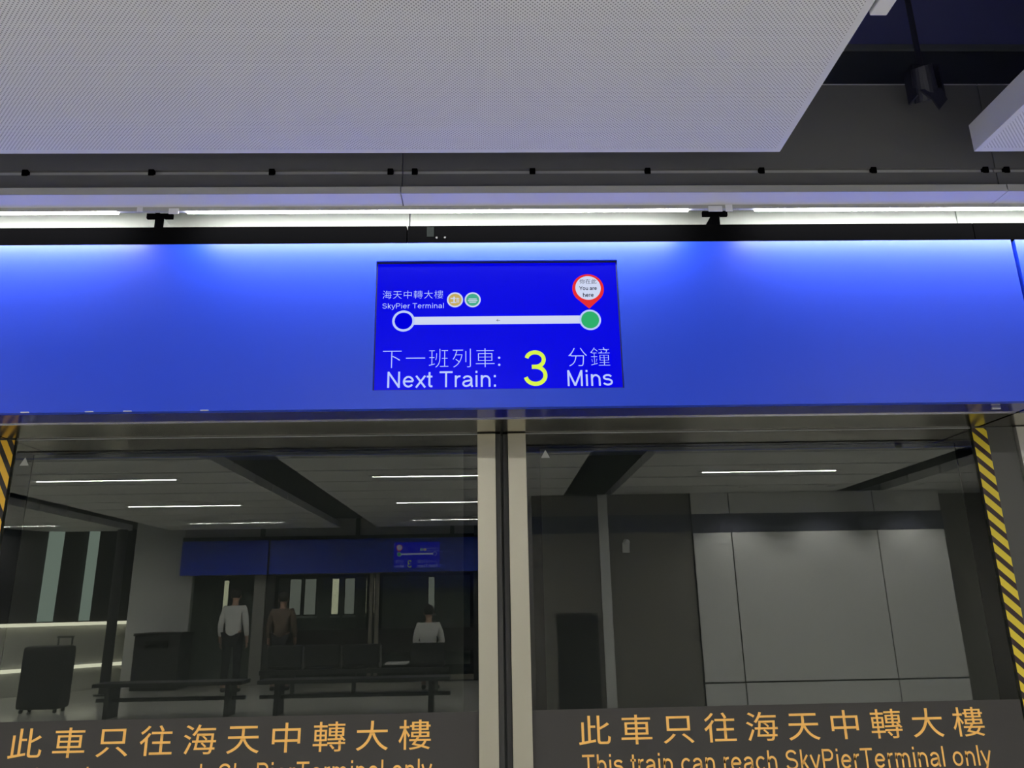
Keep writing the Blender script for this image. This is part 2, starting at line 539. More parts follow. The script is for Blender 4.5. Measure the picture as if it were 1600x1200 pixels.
def display(loc, rz, label, full=True, dx=0.0):
    t = thing('information_display', label, 'display screen', loc, rz)
    x0, x1, z0, z1 = HOLE[0] + dx, HOLE[1] + dx, HOLE[2], HOLE[3]
    y = FY + 0.013
    MB().box(x0 - 0.02, x1 + 0.02, FY + 0.032, FY + 0.07, z0 - 0.02, z1 + 0.02).build('housing', M['rail'], t)
    MB().box(x0 + 0.001, x1 - 0.001, y, FY + 0.031, z0 + 0.001, z1 - 0.001).build('screen_panel', M['screen'], t)
    b = MB().frame((x0 + 0.0005, x1 - 0.0005, z0 + 0.0005, z1 - 0.0005), (x0 + 0.004, x1 - 0.004, z0 + 0.004, z1 - 0.0055), y - 0.002, y + 0.001)
    b.build('bezel', M['seal'], t)
    o = -0.042 + dx
    ya, yb, yc = y - 0.0004, y - 0.0008, y - 0.0012
    E = EYE
    text_mesh('海天中轉大樓', (-0.3991 + o, -0.1736 + o, E + 1.1095, E + 1.1425), ya, M['ink'], 'lettering', t, offset=-0.012, spacing=1.08)
    text_mesh('SkyPier Terminal', (-0.3986 + o, -0.1714 + o, E + 1.0655, E + 1.0915), ya, M['ink'], 'lettering', t, weight=0.10)
    text_mesh('下一班列車', (-0.3916 + o, 0.0152 + o, E + 0.8392, E + 0.9112), ya, M['ink'], 'lettering', t, offset=-0.018, spacing=1.13)
    text_mesh('Next Train:', (-0.3732 + o, 0.0189 + o, E + 0.7626, E + 0.8265), ya, M['ink'], 'lettering', t)
    text_mesh('3', (0.1211 + o, 0.207 + o, E + 0.766, E + 0.902), ya, M['inky'], 'number', t, weight=0.115)
    text_mesh('分鐘', (0.2853 + o, 0.4383 + o, E + 0.839, E + 0.9115), ya, M['ink'], 'lettering', t, offset=-0.018, spacing=1.1)
    text_mesh('Mins', (0.2793 + o, 0.444 + o, E + 0.764, E + 0.825), ya, M['ink'], 'lettering', t)
    b = MB()
    for zz in (0.8746, 0.8477):
        b.disc(0.0320 + o, E + zz, 0.0043, ya - 0.0002, ya, 24)
    b.build('colon', M['ink'], t)
    # route line
    MB().box(-0.2805 + o, 0.3375 + o, ya - 0.0002, ya, E + 1.0055, E + 1.0370).build('route_line', M['inkw'], t)
    a = text_mesh('←', (0.0235 + o, 0.0375 + o, E + 1.0155, E + 1.0260), yb, M['inkk'], 'arrow', t)
    r = MB().ring(-0.3194 + o, E + 1.0210, 0.0325, 0.0415, ya - 0.0004, ya).build('station_ring', M['ink'], t)
    MB().disc(-0.3194 + o, E + 1.0210, 0.0327, yb - 0.0001, yb).build('station_dot', M['inkb'], r)
    r = MB().ring(0.3726 + o, E + 1.0193, 0.0330, 0.0405, ya - 0.0004, ya).build('station_ring', M['ink'], t)
    MB().disc(0.3726 + o, E + 1.0193, 0.0333, yb - 0.0002, yb).build('station_dot', M['inkg'], r)
    # the two line icons
    for k, (cx, cz, mm) in enumerate(((-0.1296, 1.1036, M['inko']), (-0.0638, 1.1032, M['inkt']))):
        ic = MB().disc(cx + o, E + cz, 0.0242, ya - 0.0002, ya).build('line_icon', mm, t)
        MB().ring(cx + o, E + cz, 0.0242, 0.0300, ya - 0.0004, ya).build('icon_ring', M['inkw'], ic)
        g = MB()
        if k == 0:
            g.box(cx + o - 0.017, cx + o + 0.002, yb - 0.0002, yb, E + cz + 0.003, E + cz + 0.008)
            g.box(cx + o - 0.006, cx + o - 0.001, yb - 0.0002, yb, E + cz - 0.009, E + cz + 0.013)
            g.box(cx + o - 0.016, cx + o + 0.004, yb - 0.0002, yb, E + cz - 0.013, E + cz - 0.009)
            g.box(cx + o + 0.006, cx + o + 0.009, yb - 0.0002, yb, E + cz - 0.012, E + cz + 0.008)
            g.box(cx + o + 0.012, cx + o + 0.015, yb - 0.0002, yb, E + cz - 0.012, E + cz + 0.002)
            g.box(cx + o + 0.004, cx + o + 0.016, yb - 0.0002, yb, E + cz + 0.004, E + cz + 0.007)
        else:
            g.box(cx + o - 0.015, cx + o + 0.015, yb - 0.0002, yb, E + cz + 0.002, E + cz + 0.005)
            g.box(cx + o - 0.018, cx + o + 0.018, yb - 0.0002, yb, E + cz - 0.005, E + cz - 0.001)
            g.prism_y([(cx + o - 0.015, E + cz - 0.008), (cx + o + 0.015, E + cz - 0.008), (cx + o + 0.011, E + cz - 0.012), (cx + o - 0.011, E + cz - 0.012)], yb - 0.0002, yb)
        g.build('icon_sign', M['inkw'], ic)
    # red location pin
    cx, cz, rr = 0.3705 + o, E + 1.1440, 0.0595
    ang = math.radians(38)
    n = 40
    pts = [(cx + rr * math.cos(-ang + (PI + 2 * ang) * i / n), cz + rr * math.sin(-ang + (PI + 2 * ang) * i / n)) for i in range(n + 1)]
    pts.append((cx + 0.0006, E + 1.0640))
    p = MB().prism_y(pts, ya - 0.0004, ya).build('location_pin', M['inkr'], t)
    MB().disc(cx, cz + 0.0035, 0.0480, yb - 0.0002, yb).build('pin_face', M['inkw'], p)
    text_mesh('你在此', (0.3390 + o, 0.4035 + o, E + 1.1640, E + 1.1835), yc, M['inkk'], 'lettering', p)
    text_mesh('You are', (0.3370 + o, 0.4035 + o, E + 1.1385, E + 1.1545), yc, M['inkk'], 'lettering', p, weight=0.17)
    text_mesh('here', (0.3500 + o, 0.3905 + o, E + 1.1105, E + 1.1275), yc, M['inkk'], 'lettering', p, weight=0.17)
    return t

# ------------------------------------------------------------------ cove over the fascia (x here is world x measured from the bay's middle)
def cove_unit(loc, rz, x0, x1, clips, label, plate=False):
    """hood, bulkhead, reflector and black rail over a length of fascia"""
    t = thing('light_cove', label, 'light cove', loc, rz)
    g = 0.002
    a, b = x0 + g, x1 - g
    yd = lambda d: d - 3.102          # distance from the camera's plane to local y
    MB().box(a, b, FY, FY + 0.03, ZF + 0.002, EYE + 1.403, bevel=0.0).build('black_rail', M['rail'], t)
    MB().box(a, b, FY + 0.03, FY + 0.095, EYE + 1.385, EYE + 1.402).build('rail_shelf', M['rail'], t)
    MB().box(a, b, FY + 0.085, FY + 0.095, EYE + 1.403, EYE + 1.60).build('reflector', M['white'], t)
    MB().box(a, b, yd(2.444), yd(2.532), EYE + 1.415, EYE + 1.425).build('hood_soffit', M['hood_lip'], t)
    MB().box(x0, x1, yd(2.532), yd(2.600), EYE + 1.430, EYE + 1.444).box(x0, x1, yd(2.532), yd(2.534), EYE + 1.400, EYE + 1.430).build('lamp_batten', M['hood'], t)
    MB().box(a, b, yd(2.441), yd(2.444), EYE + 1.415, EYE + 1.442).build('hood_lip', M['hood'], t)
    MB().box(a, b, yd(2.444), yd(2.485), EYE + 1.434, EYE + 1.443).build('hood_top', M['hood'], t)
    MB().box(a, b, yd(2.480), yd(2.50), EYE + 1.443, EYE + 1.516).build('lower_board', M['bulk'], t)
    MB().box(a, b, yd(2.492), yd(2.50), EYE + 1.516, EYE + 1.534).build('pale_strip', M['strip'], t)
    for cx in clips:
        MB().box(cx - 0.0105, cx + 0.0105, yd(2.474), yd(2.492), EYE + 1.513, EYE + 1.537, bevel=0.003).build('strip_clip', M['black'], t)
    MB().box(a, b, yd(2.480), yd(2.50), EYE + 1.534, EYE + 1.895).build('upper_board', M['bulk'], t)
    MB().box(a, b, yd(2.478), yd(2.502), EYE + 1.895, EYE + 1.899).build('top_edge', M['edge'], t)
    if plate:
        MB().box(-0.279, -0.252, FY - 0.003, FY, EYE + 1.356, EYE + 1.397).build('label_plate', M['plate'], t)
        for px in (-0.241, -0.210):
            MB().tube((px, FY - 0.004, EYE + 1.352), (px, FY, EYE + 1.352), 0.004, 10).build('screw', M['screw'], t)
    return t

def cove_lamp(loc, rz, x, label, group=None):
    """a tube 1.84 m long with its two grey ends; x = its middle"""
    t = thing('fluorescent_tube', label, 'lamp', loc, rz, group)
    yl, zl = 2.553 - 3.102, EYE + 1.414
    MB().tube((x - 0.9205, yl, zl), (x + 0.9205, yl, zl), 0.0135, 20).build('lit_tube', M['tube'], t, smooth=False)
    for s in (-1, 1):
        MB().tube((x + s * 0.9205, yl, zl), (x + s * 0.980, yl, zl), 0.009, 16).tube((x + s * 0.980, yl, zl), (x + s * 0.992, yl, zl), 0.006, 16).build('end_cap', M['cap'], t)
    return t

def t_bracket(loc, rz, x, clips, label, group=None):
    t = thing('lamp_bracket', label, 'bracket', loc, rz, group)
    zb = EYE + 1.4035
    MB().box(x - 0.017, x + 0.017, FY, FY + 0.084, zb, zb + 0.036).build('stem', M['black'], t)
    MB().box(x + 0.017, x + 0.0185, FY + 0.002, FY + 0.083, zb, zb + 0.035).build('lit_side', M['white'], t)  # stem side facing the tube, its lamplight put into a pale colour
    MB().box(x - 0.049, x + 0.049, FY - 0.004, FY + 0.010, zb + 0.036, zb + 0.056, bevel=0.002).build('crossbar', M['black'], t)
    MB().box(x - 0.006, x + 0.006, 2.545 - 3.102, FY, zb + 0.044, zb + 0.052).build('support_arm', M['black'], t)
    y0, y1 = 2.527 - 3.102, 2.531 - 3.102
    for a, b, za, zc in clips:
        MB().box(x + a, x + b, y0, y1, EYE + za, EYE + zc, bevel=0.0015).build('holder_clip', M['clip_glint'], t)
    return t

# ------------------------------------------------------------------ this platform's doors
CX = 0.042
here = (CX, 0.0, 0.0)
door_leaf(here, 0, -1, 'left glass sliding door reflecting seats, people and far blue doors')
door_leaf(here, 0, 1, 'right glass sliding door reflecting a bright wall of pale grey panels')
notice(here, 0, -1, 'charcoal notice film with orange lettering low on the door that reflects the seats')
notice(here, 0, 1, 'charcoal notice film with orange lettering low on the door that reflects grey panels')
sticker(here, 0, -1.9095, EYE + 0.5765, 'small grey triangle sticker in the top left corner of the left door')
sticker(here, 0, 0.178, EYE + 0.5795, 'small grey triangle sticker in the top corner beside the central steel posts')
fascia(here, 0, 'long blue fascia panel with the display screen set into it, above both glass doors')
jamb(here, 0, -1, 'dark door jamb with black and orange hazard tape at the left edge', M['hazl'])
jamb(here, 0, 1, 'dark grey door jamb with black and yellow hazard tape, right of the right door', M['hazr'])
side_screen(here, 0, 1, 'fixed screen with pale steel post, past the right-hand hazard tape')
side_screen(here, 0, -1, 'fixed glass screen with steel post beyond the left door jamb')
display(here, 0, 'blue display screen reading Next Train 3 Mins with a route line and red pin')
fascia((CX + 4.05, 0, 0), 0, 'blue fascia panel past the vertical joint at the right edge', hole=False, x0=-2.056, x1=1.98, detail=False)
fascia((CX - 4.05, 0, 0), 0, 'blank blue fascia panel next along to the left of the one holding the display', hole=False, x0=-1.98, x1=2.06, detail=False)
# dark channel behind the joint between two fascia panels
for s in (-1, 1):
    struct(MB().box(CX + s * 2.02 - 0.045, CX + s * 2.02 + 0.045, FY + 0.032, FY + 0.06, ZT + 0.03, ZF).build('trim_%d' % (1 if s < 0 else 2), M['frit']))
# back of the header behind the fascia
struct(MB().box(ROOM_X0, ROOM_X1, -0.30, 0.06, ZT + 0.03, EYE + 1.38).build('wall_header', M['tunnel']))
struct(MB().box(ROOM_X0, ROOM_X1, -0.30, 0.06, EYE + 1.62, 4.3).build('wall_over_header', M['plenum']))

seams = [-2.507, -0.312, 1.883, 4.078]
cl = {0: [-2.58, -2.17, -1.7404, -1.2717, -0.8207, -0.3731], 1: [-0.2807, 0.1688, 0.6122, 1.0541, 1.4921, 1.9335], 2: [2.0171, 2.46, 2.90, 3.35, 3.79, 4.23]}
lab = ['dark grey light cove above the fascia left of the seam over the display',
       'dark grey light cove above the display, a small plate on its black rail',
       'dark grey light cove above the fascia past the last seam at the right']
for k in range(3):
    cove_unit(here, 0, seams[k] - CX, seams[k + 1] - CX, [c * 0.954 - CX for c in cl[k]], lab[k], plate=(k == 1))
for k, (x, l) in enumerate(((-2.274, 'lit tube cut off by the left edge of the photo, left of the first bracket'),
                            (-0.1795, 'lit tube in the middle of the cove, straight above the display'),
                            (1.915, 'lit tube to the right of the second black bracket'))):
    cove_lamp(here, 0, x - CX, l, 'fluorescent tubes over the blue fascia')
for x, c, l in ((-1.25, ((0.092, 0.128, 1.386, 1.408), (-0.022, -0.002, 1.396, 1.414)), 'black T-shaped lamp bracket with pale clips, left of the display'),
                (0.876, ((-0.066, -0.014, 1.386, 1.408), (-0.002, 0.024, 1.386, 1.414)), 'black T-shaped lamp bracket with pale clips, right of the display')):
    t_bracket(here, 0, x - CX, c, l, 'black lamp brackets over the blue fascia')

# ------------------------------------------------------------------ ceiling: perforated panels in strips with dark gaps between
CZ = EYE + 1.485
PW, PL = 3.17, 0.775
Y_EDGE = -0.806
cols = [-8.283, -4.433, -0.583, 3.267, 7.117]
def ceiling_panel(loc, label, group):
    t = thing('acoustic_baffle', label, 'ceiling panel', loc, 0, group)
    w, l = PW / 2, PL - 0.052
    rim = 0.022
    e = MB()
    e.box(-w, w, -rim, 0, 0, 0.104)
    e.box(-w, w, -l, -l + rim, 0, 0.104)
    e.box(-w, -w + rim, -l + rim, -rim, 0, 0.104)
    e.box(w - rim, w, -l + rim, -rim, 0, 0.104)
    e.build('tray_rim', M['tray'], t)
    MB().box(-w + rim, w - rim, -l + rim, -rim, 0.0005, 0.004).build('perforated_sheet', M['perf'], t)
    return t
proto = None
glabel = 'white perforated ceiling panel seen only as a reflection in the glass'
for j in range(14):
    for i, cx in enumerate(cols):
        loc = (cx, Y_EDGE - j * PL, CZ)
        if proto is None:
            proto = ceiling_panel(loc, glabel, 'perforated ceiling panels')
            continue
        o = dup(proto, loc)
        if j == 0 and i == 2:
            o['label'] = 'large white perforated ceiling panel filling the top of the photo'
        elif j == 0 and i == 3:
            o['label'] = 'white perforated ceiling panel with one side showing, past the dark gap'
# white hanger next to the big panel's side
hg = thing('panel_hanger', 'white bracket beside the large ceiling panel, at the top of the dark gap', 'bracket', (1.035, -1.44, CZ + 0.104))
MB().box(-0.022, 0.024, -0.45, 0.0, -0.104, -0.045, bevel=0.004).build('hanger_block', M['tray'], hg)
MB().tube((0, -0.25, -0.05), (0, -0.25, 4.3 - CZ - 0.104), 0.006, 10).build('hanger_rod', M['chrome'], hg)

# linear lights in the middle of every third panel
lp = None
for j in (3, 6, 9, 12):
    for i, cx in enumerate(cols):
        if i > 2 and j > 6:
            continue                       # the panelled core stands here
        loc = (cx, Y_EDGE - (j + 0.5) * PL, CZ)
        if lp is None:
            lp = thing('linear_light', 'thin linear ceiling light, a bright line reflected in the glass', 'ceiling light', loc, 0, 'linear ceiling lights')
            MB().frame((-0.84, 0.84, -0.045, 0.045), (-0.80, 0.80, -0.024, 0.024), -0.0128, -0.001).build('housing', M['tray'], lp)
            MB().box(-0.80, 0.80, -0.008, -0.002, -0.024, 0.024).build('diffuser', M['strip_light'], lp)
            for c in lp.children:
                c.data.transform(Matrix.Rotation(PI / 2, 4, 'X'))
                for v in c.data.vertices:
                    v.co.z = -abs(v.co.z)
        else:
            dup(lp, loc)

# things up in the dark gap
dk = thing('air_duct', 'dark air duct running across the void above the charcoal bulkhead', 'duct', (0, -0.42, 3.36))
MB().box(-6, 6, -0.045, 0.045, 0, 0.17, bevel=0.004).build('duct_body', M['duct'], dk)
MB().box(-6, 6, -0.052, 0.052, 0.17, 0.20, bevel=0.003).build('duct_flange', M['flange'], dk)
for x in (-4.5, -1.5, 0.7, 4.5):
    MB().tube((x, 0, 0.2), (x, 0, 0.94), 0.006, 10).build('hanger_rod', M['duct'], dk)
sp_ = thing('ceiling_spotlight', 'small dark spotlight hanging in the gap between the two ceiling panels', 'spotlight', (1.60, -0.735, 4.125))
MB().tube((0, 0, 0.175), (0, 0, -0.90), 0.010, 12).build('stem', M['spot'], sp_)
MB().tube((0.0, 0.0, -1.03), (-0.035, -0.055, -0.93), 0.042, 20, 0.034).build('lamp_head', M['spot'], sp_)
MB().box(-0.052, -0.046, -0.03, 0.03, -1.03, -0.90).box(0.046, 0.052, -0.03, 0.03, -1.03, -0.90).box(-0.052, 0.052, -0.03, 0.03, -0.905, -0.898).build('yoke', M['spot'], sp_)
MB().prism_y([(-0.05, -1.02), (0.03, -1.01), (0.045, -1.06), (0.01, -1.10), (-0.01, -1.055)], -0.045, -0.038).build('barn_door', M['spot'], sp_)

# ------------------------------------------------------------------ the hall behind the camera, seen in the glass
OX = -2.34
opp = (OX, OPP, 0.0)
door_leaf(opp, PI, -1, 'far platform door nearest the white-shirted sitter, reflected in the left glass')
door_leaf(opp, PI, 1, 'far platform door behind the standing people, reflected in the left glass')
notice(opp, PI, -1, 'charcoal film on the far platform door nearest the white-shirted sitter', text=False)
notice(opp, PI, 1, 'charcoal film on the far platform door behind the standing people', text=False)
fascia(opp, PI, 'far blue fascia panel with a display, reflected in the left glass', dx=-0.85, detail=False)
display(opp, PI, 'far display screen in the fascia across the hall, a purple glow in the left glass', dx=-0.85)
fascia((OX - 2.85, OPP, 0), PI, 'short blank blue fascia panel at the end of the far doors, reflected', hole=False, x0=-0.83, x1=0.83, detail=False)
fascia((OX + 4.05, OPP, 0), PI, 'blank blue fascia panel of the far doors, hidden behind the central steel posts', hole=False, x0=-1.98, x1=2.06, detail=False)
side_screen(opp, PI, 1, 'far fixed screen at the end of the far doors, reflected in the left glass')
side_screen(opp, PI, -1, 'far fixed screen nearer the grey panelled wall, reflected in the glass')
jamb(opp, PI, 1, 'far door jamb beside the far fixed screen at the end, reflected in the left glass', M['jamb'])
jamb(opp, PI, -1, 'far door jamb nearer the grey panelled wall, reflected in the glass', M['jamb'])
def far_cove(x0, x1, posts, label):
    t = thing('light_cove', label, 'light cove', opp, PI)
    MB().box(x0, x1, FY, FY + 0.03, ZF + 0.002, ZF + 0.07).build('black_rail', M['rail'], t)
    MB().box(x0, x1, FY + 0.09, FY + 0.10, ZF + 0.002, ZF + 0.40).build('reflector', M['post'], t)
    MB().box(x0, x1, FY - 0.06, FY + 0.10, ZF + 0.40, ZF + 0.43).build('hood', M['bulk'], t)
    for x in posts:
        MB().box(x - 0.04, x + 0.04, FY + 0.0, FY + 0.05, ZF + 0.07, ZF + 0.40).build('hanger_post', M['black'], t)
far_cove(-1.98, 1.78, (-1.55, 0.30), 'far light cove over the white-shirted sitter, reflected in the left glass')
far_cove(1.784, 3.68, (2.15,), 'far light cove over the standing people, reflected in the left glass')
struct(MB().box(-5.9, ROOM_X1, OPP - 0.06, OPP + 0.30, ZT + 0.03, EYE + 1.38).build('wall_far_header', M['tunnel']))
struct(MB().box(-5.9, ROOM_X1, OPP - 0.06, OPP + 0.30, EYE + 1.62, 4.3).build('wall_over_far_header', M['wall_dim']))
# the train standing beyond the far doors
tr = thing('train_car', 'lit train standing behind the far platform doors, reflected as bright upright strips', 'train', (0, OPP - 0.45, 0))
MB().box(-6.6, 4.0, -2.2, 0.0, 0.0, 2.9, bevel=0.04).build('train_body', M['train'], tr)
for a, b, dim in ((-5.44, -5.35, 0), (-4.79, -4.57, 0), (-4.11, -3.89, 1), (-3.81, -3.59, 1), (-3.26, -3.13, 0), (-3.0, -2.81, 1), (-2.57, -2.46, 0), (-2.42, -2.31, 0), (-1.31, -1.19, 1)):
    w = MB().box(a - 0.02, b + 0.02, 0.0, 0.012, 1.22, 1.99).build('window', M['dark'], tr)
    MB().box(a, b, 0.012, 0.016, 1.27, 1.96).build('lit_pane', M['train_dim'] if dim else M['train_light'], w)
    MB().box(a - 0.03, b + 0.04, 0.0, 0.03, 1.20, 1.245).build('window_ledge', M['panel'], w)

# left: slanted window wall, pale end wall, dark post
def slab(name, p, q, z0, z1, th, material, parent=None):
    p, q = Vector((p[0], p[1], 0)), Vector((q[0], q[1], 0))
    d = (q - p).normalized()
    n = Vector((-d.y, d.x, 0)) * th
    b = MB()
    pts = [p, q, q + n, p + n]
    lo = [b.bm.verts.new((v.x, v.y, z0)) for v in pts]
    hi = [b.bm.verts.new((v.x, v.y, z1)) for v in pts]
    b.bm.faces.new(lo[::-1]); b.bm.faces.new(hi)
    for i in range(4):
        j = (i + 1) % 4
        b.bm.faces.new((lo[i], lo[j], hi[j], hi[i]))
    return b.build(name, material, parent)
WA, WB = Vector((-8.9, -10.5)), Vector((-7.15, -13.1))
def on_w(s): return WA + (WB - WA) * s
struct(slab('wall_corridor', WA, WB, 0, 1.16, -0.25, M['wall']))
win = slab('window_1', WA, WB, 1.24, 3.0, -0.10, M['dark'])
struct(win)
for a, b in ((0.40, 0.485), (0.64, 0.70)):
    slab('window_mullion', on_w(a) + Vector((0.03, 0.02)), on_w(b) + Vector((0.03, 0.02)), 1.24, 2.9, 0.04, M['mullion_glow'], win)
slab('window_sill', WA, WB, 1.16, 1.22, 0.10, M['sill_glow'], win)
sk = slab('baseboard_corridor', WA, WB, 0.40, 0.46, 0.05, M['sill_glow'])
struct(sk)
struct(MB().box(-10.9, -8.9, -10.75, -10.5, 0, CZ - 0.004).build('wall_corridor_end', M['wall']))
struct(MB().box(-7.1, -5.92, OPP - 0.1, OPP + 0.05, 0, 4.3).build('wall_far_end', M['panel']))
bin_ = thing('litter_bin', 'dark square litter bin against the pale end wall, reflected beside the far doors', 'bin', (-6.2, OPP + 0.42, 0))
MB().box(-0.42, 0.42, -0.3, 0.3, 0.0, 0.95, bevel=0.02).build('bin_body', M['dark'], bin_)
MB().box(-0.44, 0.44, -0.32, 0.32, 0.95, 1.0, bevel=0.01).build('bin_lid', M['seat'], bin_)
MB().box(-0.2, 0.2, 0.30, 0.315, 0.72, 0.86).build('bin_opening', M['black'], bin_)
ps = thing('signal_post', 'slim dark post standing from floor to ceiling, reflected left of the pale end wall', 'post', (-6.75, -11.35, 0))
MB().tube((0, 0, 0.02), (0, 0, CZ - 0.006), 0.085, 20).build('shaft', M['dark'], ps)
MB().tube((0, 0, 0), (0, 0, 0.03), 0.16, 24).build('base_plate', M['dark'], ps)

# black suitcase close to the left edge of the reflection
su = thing('suitcase', 'tall black suitcase with its handle raised, reflected at the lower left of the glass', 'suitcase', (-6.55, -9.1, 0))
MB().box(-0.31, 0.31, -0.17, 0.17, 0.05, 0.92, bevel=0.06).build('shell', M['seat'], su)
MB().tube((0.05, -0.1, 0.9), (0.05, -0.1, 1.03), 0.012, 10).tube((0.25, -0.1, 0.9), (0.25, -0.1, 1.03), 0.012, 10).box(0.03, 0.27, -0.12, -0.08, 1.02, 1.05, bevel=0.008).build('handle', M['dark'], su)
for sx in (-0.24, 0.24):
    for sy in (-0.11, 0.11):
        MB().tube((sx - 0.015, sy, 0.03), (sx + 0.015, sy, 0.03), 0.03, 16).build('wheel', M['black'], su)

# right: lift core clad in pale panels with a dark band, taupe wall beside it
YW = -7.65
core = struct(MB().box(2.76, 6.30, YW - 3.0, YW, 0, CZ - 0.004).build('wall_core', M['seal2']))
b = MB()
xs = [2.765, 3.305, 5.345, 6.295]
for k in range(3):
    b.box(xs[k] + 0.008, xs[k + 1] - 0.008, YW, YW + 0.02, 0.0, EYE - 1.02)
    b.box(xs[k] + 0.008, xs[k + 1] - 0.008, YW, YW + 0.02, EYE - 1.00, EYE + 0.93)
    b.box(xs[k] + 0.008, xs[k + 1] - 0.008, YW, YW + 0.02, EYE + 1.19, CZ - 0.004)
b.build('wall_panel', M['panel'], core)
MB().box(2.765, 6.295, YW, YW + 0.016, EYE + 0.93, EYE + 1.19).build('dark_band', M['band'], core)
tw = struct(MB().box(0.55, 2.758, YW - 3.0, YW - 0.02, 0, CZ - 0.004).build('wall_taupe', M['wall_dim']))
MB().box(0.55, 2.758, YW - 0.02, YW, EYE + 0.95, EYE + 1.19).build('dark_band', M['band'], tw)
MB().box(1.47, 1.60, YW - 0.02, YW + 0.02, 0, CZ - 0.004).build('pale_pilaster', M['panel'], tw)
MB().box(0.85, 1.40, YW - 0.02, YW - 0.005, 0, 1.25).build('grille', M['dark'], tw)
cm = thing('wall_camera', 'small pale security camera high on the taupe wall, reflected in the right glass', 'security camera', (1.83, YW + 0.0, EYE + 0.80))
MB().box(-0.05, 0.05, -0.02, 0.03, -0.12, 0.02, bevel=0.008).build('mount', M['panel'], cm)
MB().tube((0, 0.03, 0.03), (0.0, 0.16, 0.01), 0.035, 16).build('camera_body', M['panel'], cm)
struct(MB().box(6.32, 8.6, YW - 1.5, YW - 0.4, 0, CZ - 0.004).build('wall_niche', M['wall_dim']))

# downlights washing the panelled wall
for k, (x, l) in enumerate(((3.35, 'recessed downlight over the grey panelled wall, nearest the taupe wall'), (4.55, 'recessed downlight over the middle of the grey panelled wall'), (5.75, 'recessed downlight over the far end of the grey panelled wall'))):
    dl = thing('downlight', l, 'ceiling light', (x, YW + 0.55, CZ - 0.001), 0, 'downlights by the grey panelled wall')
    b = MB()
    b.ring(0, 0, 0.055, 0.07, -0.012, 0.0, 32)
    o = b.build('trim_ring', M['tray'], dl)
    o.data.transform(Matrix.Rotation(-PI / 2, 4, 'X'))
    for v in o.data.vertices:
        v.co.z = -abs(v.co.z)
    li = bpy.data.lights.new('downlight_lamp', 'SPOT')
    li.energy = 75
    li.color = (1.0, 0.97, 0.92)
    li.spot_size = math.radians(100)
    li.spot_blend = 0.7
    li.shadow_soft_size = 0.05
    lo_ = bpy.data.objects.new('lamp', li)
    COL.objects.link(lo_)
    lo_.parent = dl
    lo_.location = (0, 0, -0.02)
    lo_.rotation_euler = (math.radians(-12), 0, 0)

# waiting seats on one beam, backs towards the glass
YS = 3.102 - 13.6
sr = thing('seat_row', 'row of black waiting seats, backs to the glass, reflected in the left door', 'seat row', (0, YS, 0))
MB().box(-3.85, -0.75, -0.05, 0.05, 0.34, 0.41, bevel=0.008).build('beam', M['dark'], sr)
for x in (-3.445, -2.825, -2.18, -1.10):
    s = MB().box(x - 0.28, x + 0.28, -0.50, 0.02, 0.42, 0.475, bevel=0.02).build('seat', M['seat'], sr)
    MB().box(x - 0.28, x + 0.28, 0.02, 0.07, 0.47, 0.80, bevel=0.02).build('backrest', M['seat'], s)
for x in (-3.135, -2.51, -1.86):
    MB().box(x - 0.015, x + 0.015, -0.40, 0.06, 0.60, 0.63, bevel=0.006).box(x - 0.015, x + 0.015, 0.03, 0.06, 0.42, 0.78, bevel=0.006).build('armrest', M['chrome'], sr)
MB().box(-1.80, -1.44, -0.40, 0.02, 0.46, 0.49, bevel=0.008).build('side_table', M['panel'], sr)
for x in (-3.3, -2.3, -0.95):
    MB().box(x - 0.03, x + 0.03, -0.04, 0.04, 0.0, 0.35).box(x - 0.04, x + 0.04, -0.30, 0.24, 0.0, 0.03, bevel=0.006).build('leg', M['dark'], sr)
def bench(x0, x1, y, label):
    t = thing('backless_bench', label, 'bench', ((x0 + x1) / 2, y, 0), 0, 'low benches in the hall')
    w = (x1 - x0) / 2
    MB().box(-w, w, -0.20, 0.20, 0.40, 0.45, bevel=0.012).build('bench_top', M['seat'], t)
    MB().box(-w, w, -0.03, 0.03, 0.20, 0.25).build('stretcher', M['dark'], t)
    for s in (-1, 1):
        MB().box(s * w * 0.8 - 0.03, s * w * 0.8 + 0.03, -0.16, 0.16, 0.0, 0.40).build('leg', M['dark'], t)
    return t
bench(-5.4, -3.4, 3.102 - 11.4, 'low dark backless bench nearest the suitcase, reflected in the left door')
bench(-3.2, -0.6, 3.102 - 11.4, 'low dark backless bench in front of the seat row, reflected in the left door')

# ------------------------------------------------------------------ people (figures face +y here, the things are turned as needed)
def skin_mesh(verts, edges, radii, root=0, sub=2):
    me = bpy.data.meshes.new('figure')
    me.from_pydata(verts, edges, [])
    o = bpy.data.objects.new('figure', me)
    COL.objects.link(o)
    md = o.modifiers.new('skin', 'SKIN')
    md.use_smooth_shade = True
    sv = me.skin_vertices[0].data
    for i, r in enumerate(radii):
        sv[i].radius = (r, r) if not isinstance(r, tuple) else r
    sv[root].use_root = True
    s = o.modifiers.new('sub', 'SUBSURF')
    s.levels = s.render_levels = sub
    bpy.context.view_layer.update()
    dg = bpy.context.evaluated_depsgraph_get()
    out = bpy.data.meshes.new_from_object(o.evaluated_get(dg))
    bpy.data.objects.remove(o)
    return out

def chain(points):
    """points: list of (xyz, r, parent index or None)"""
    v = [p[0] for p in points]
    e = [(i, p[2]) for i, p in enumerate(points) if p[2] is not None]
    r = [p[1] for p in points]
    return v, e, r

def put(me, name, material, parent):
    me.name = name
    me.materials.clear()
    me.materials.append(material)
    o = bpy.data.objects.new(name, me)
    COL.objects.link(o)
    o.parent = parent
    return o

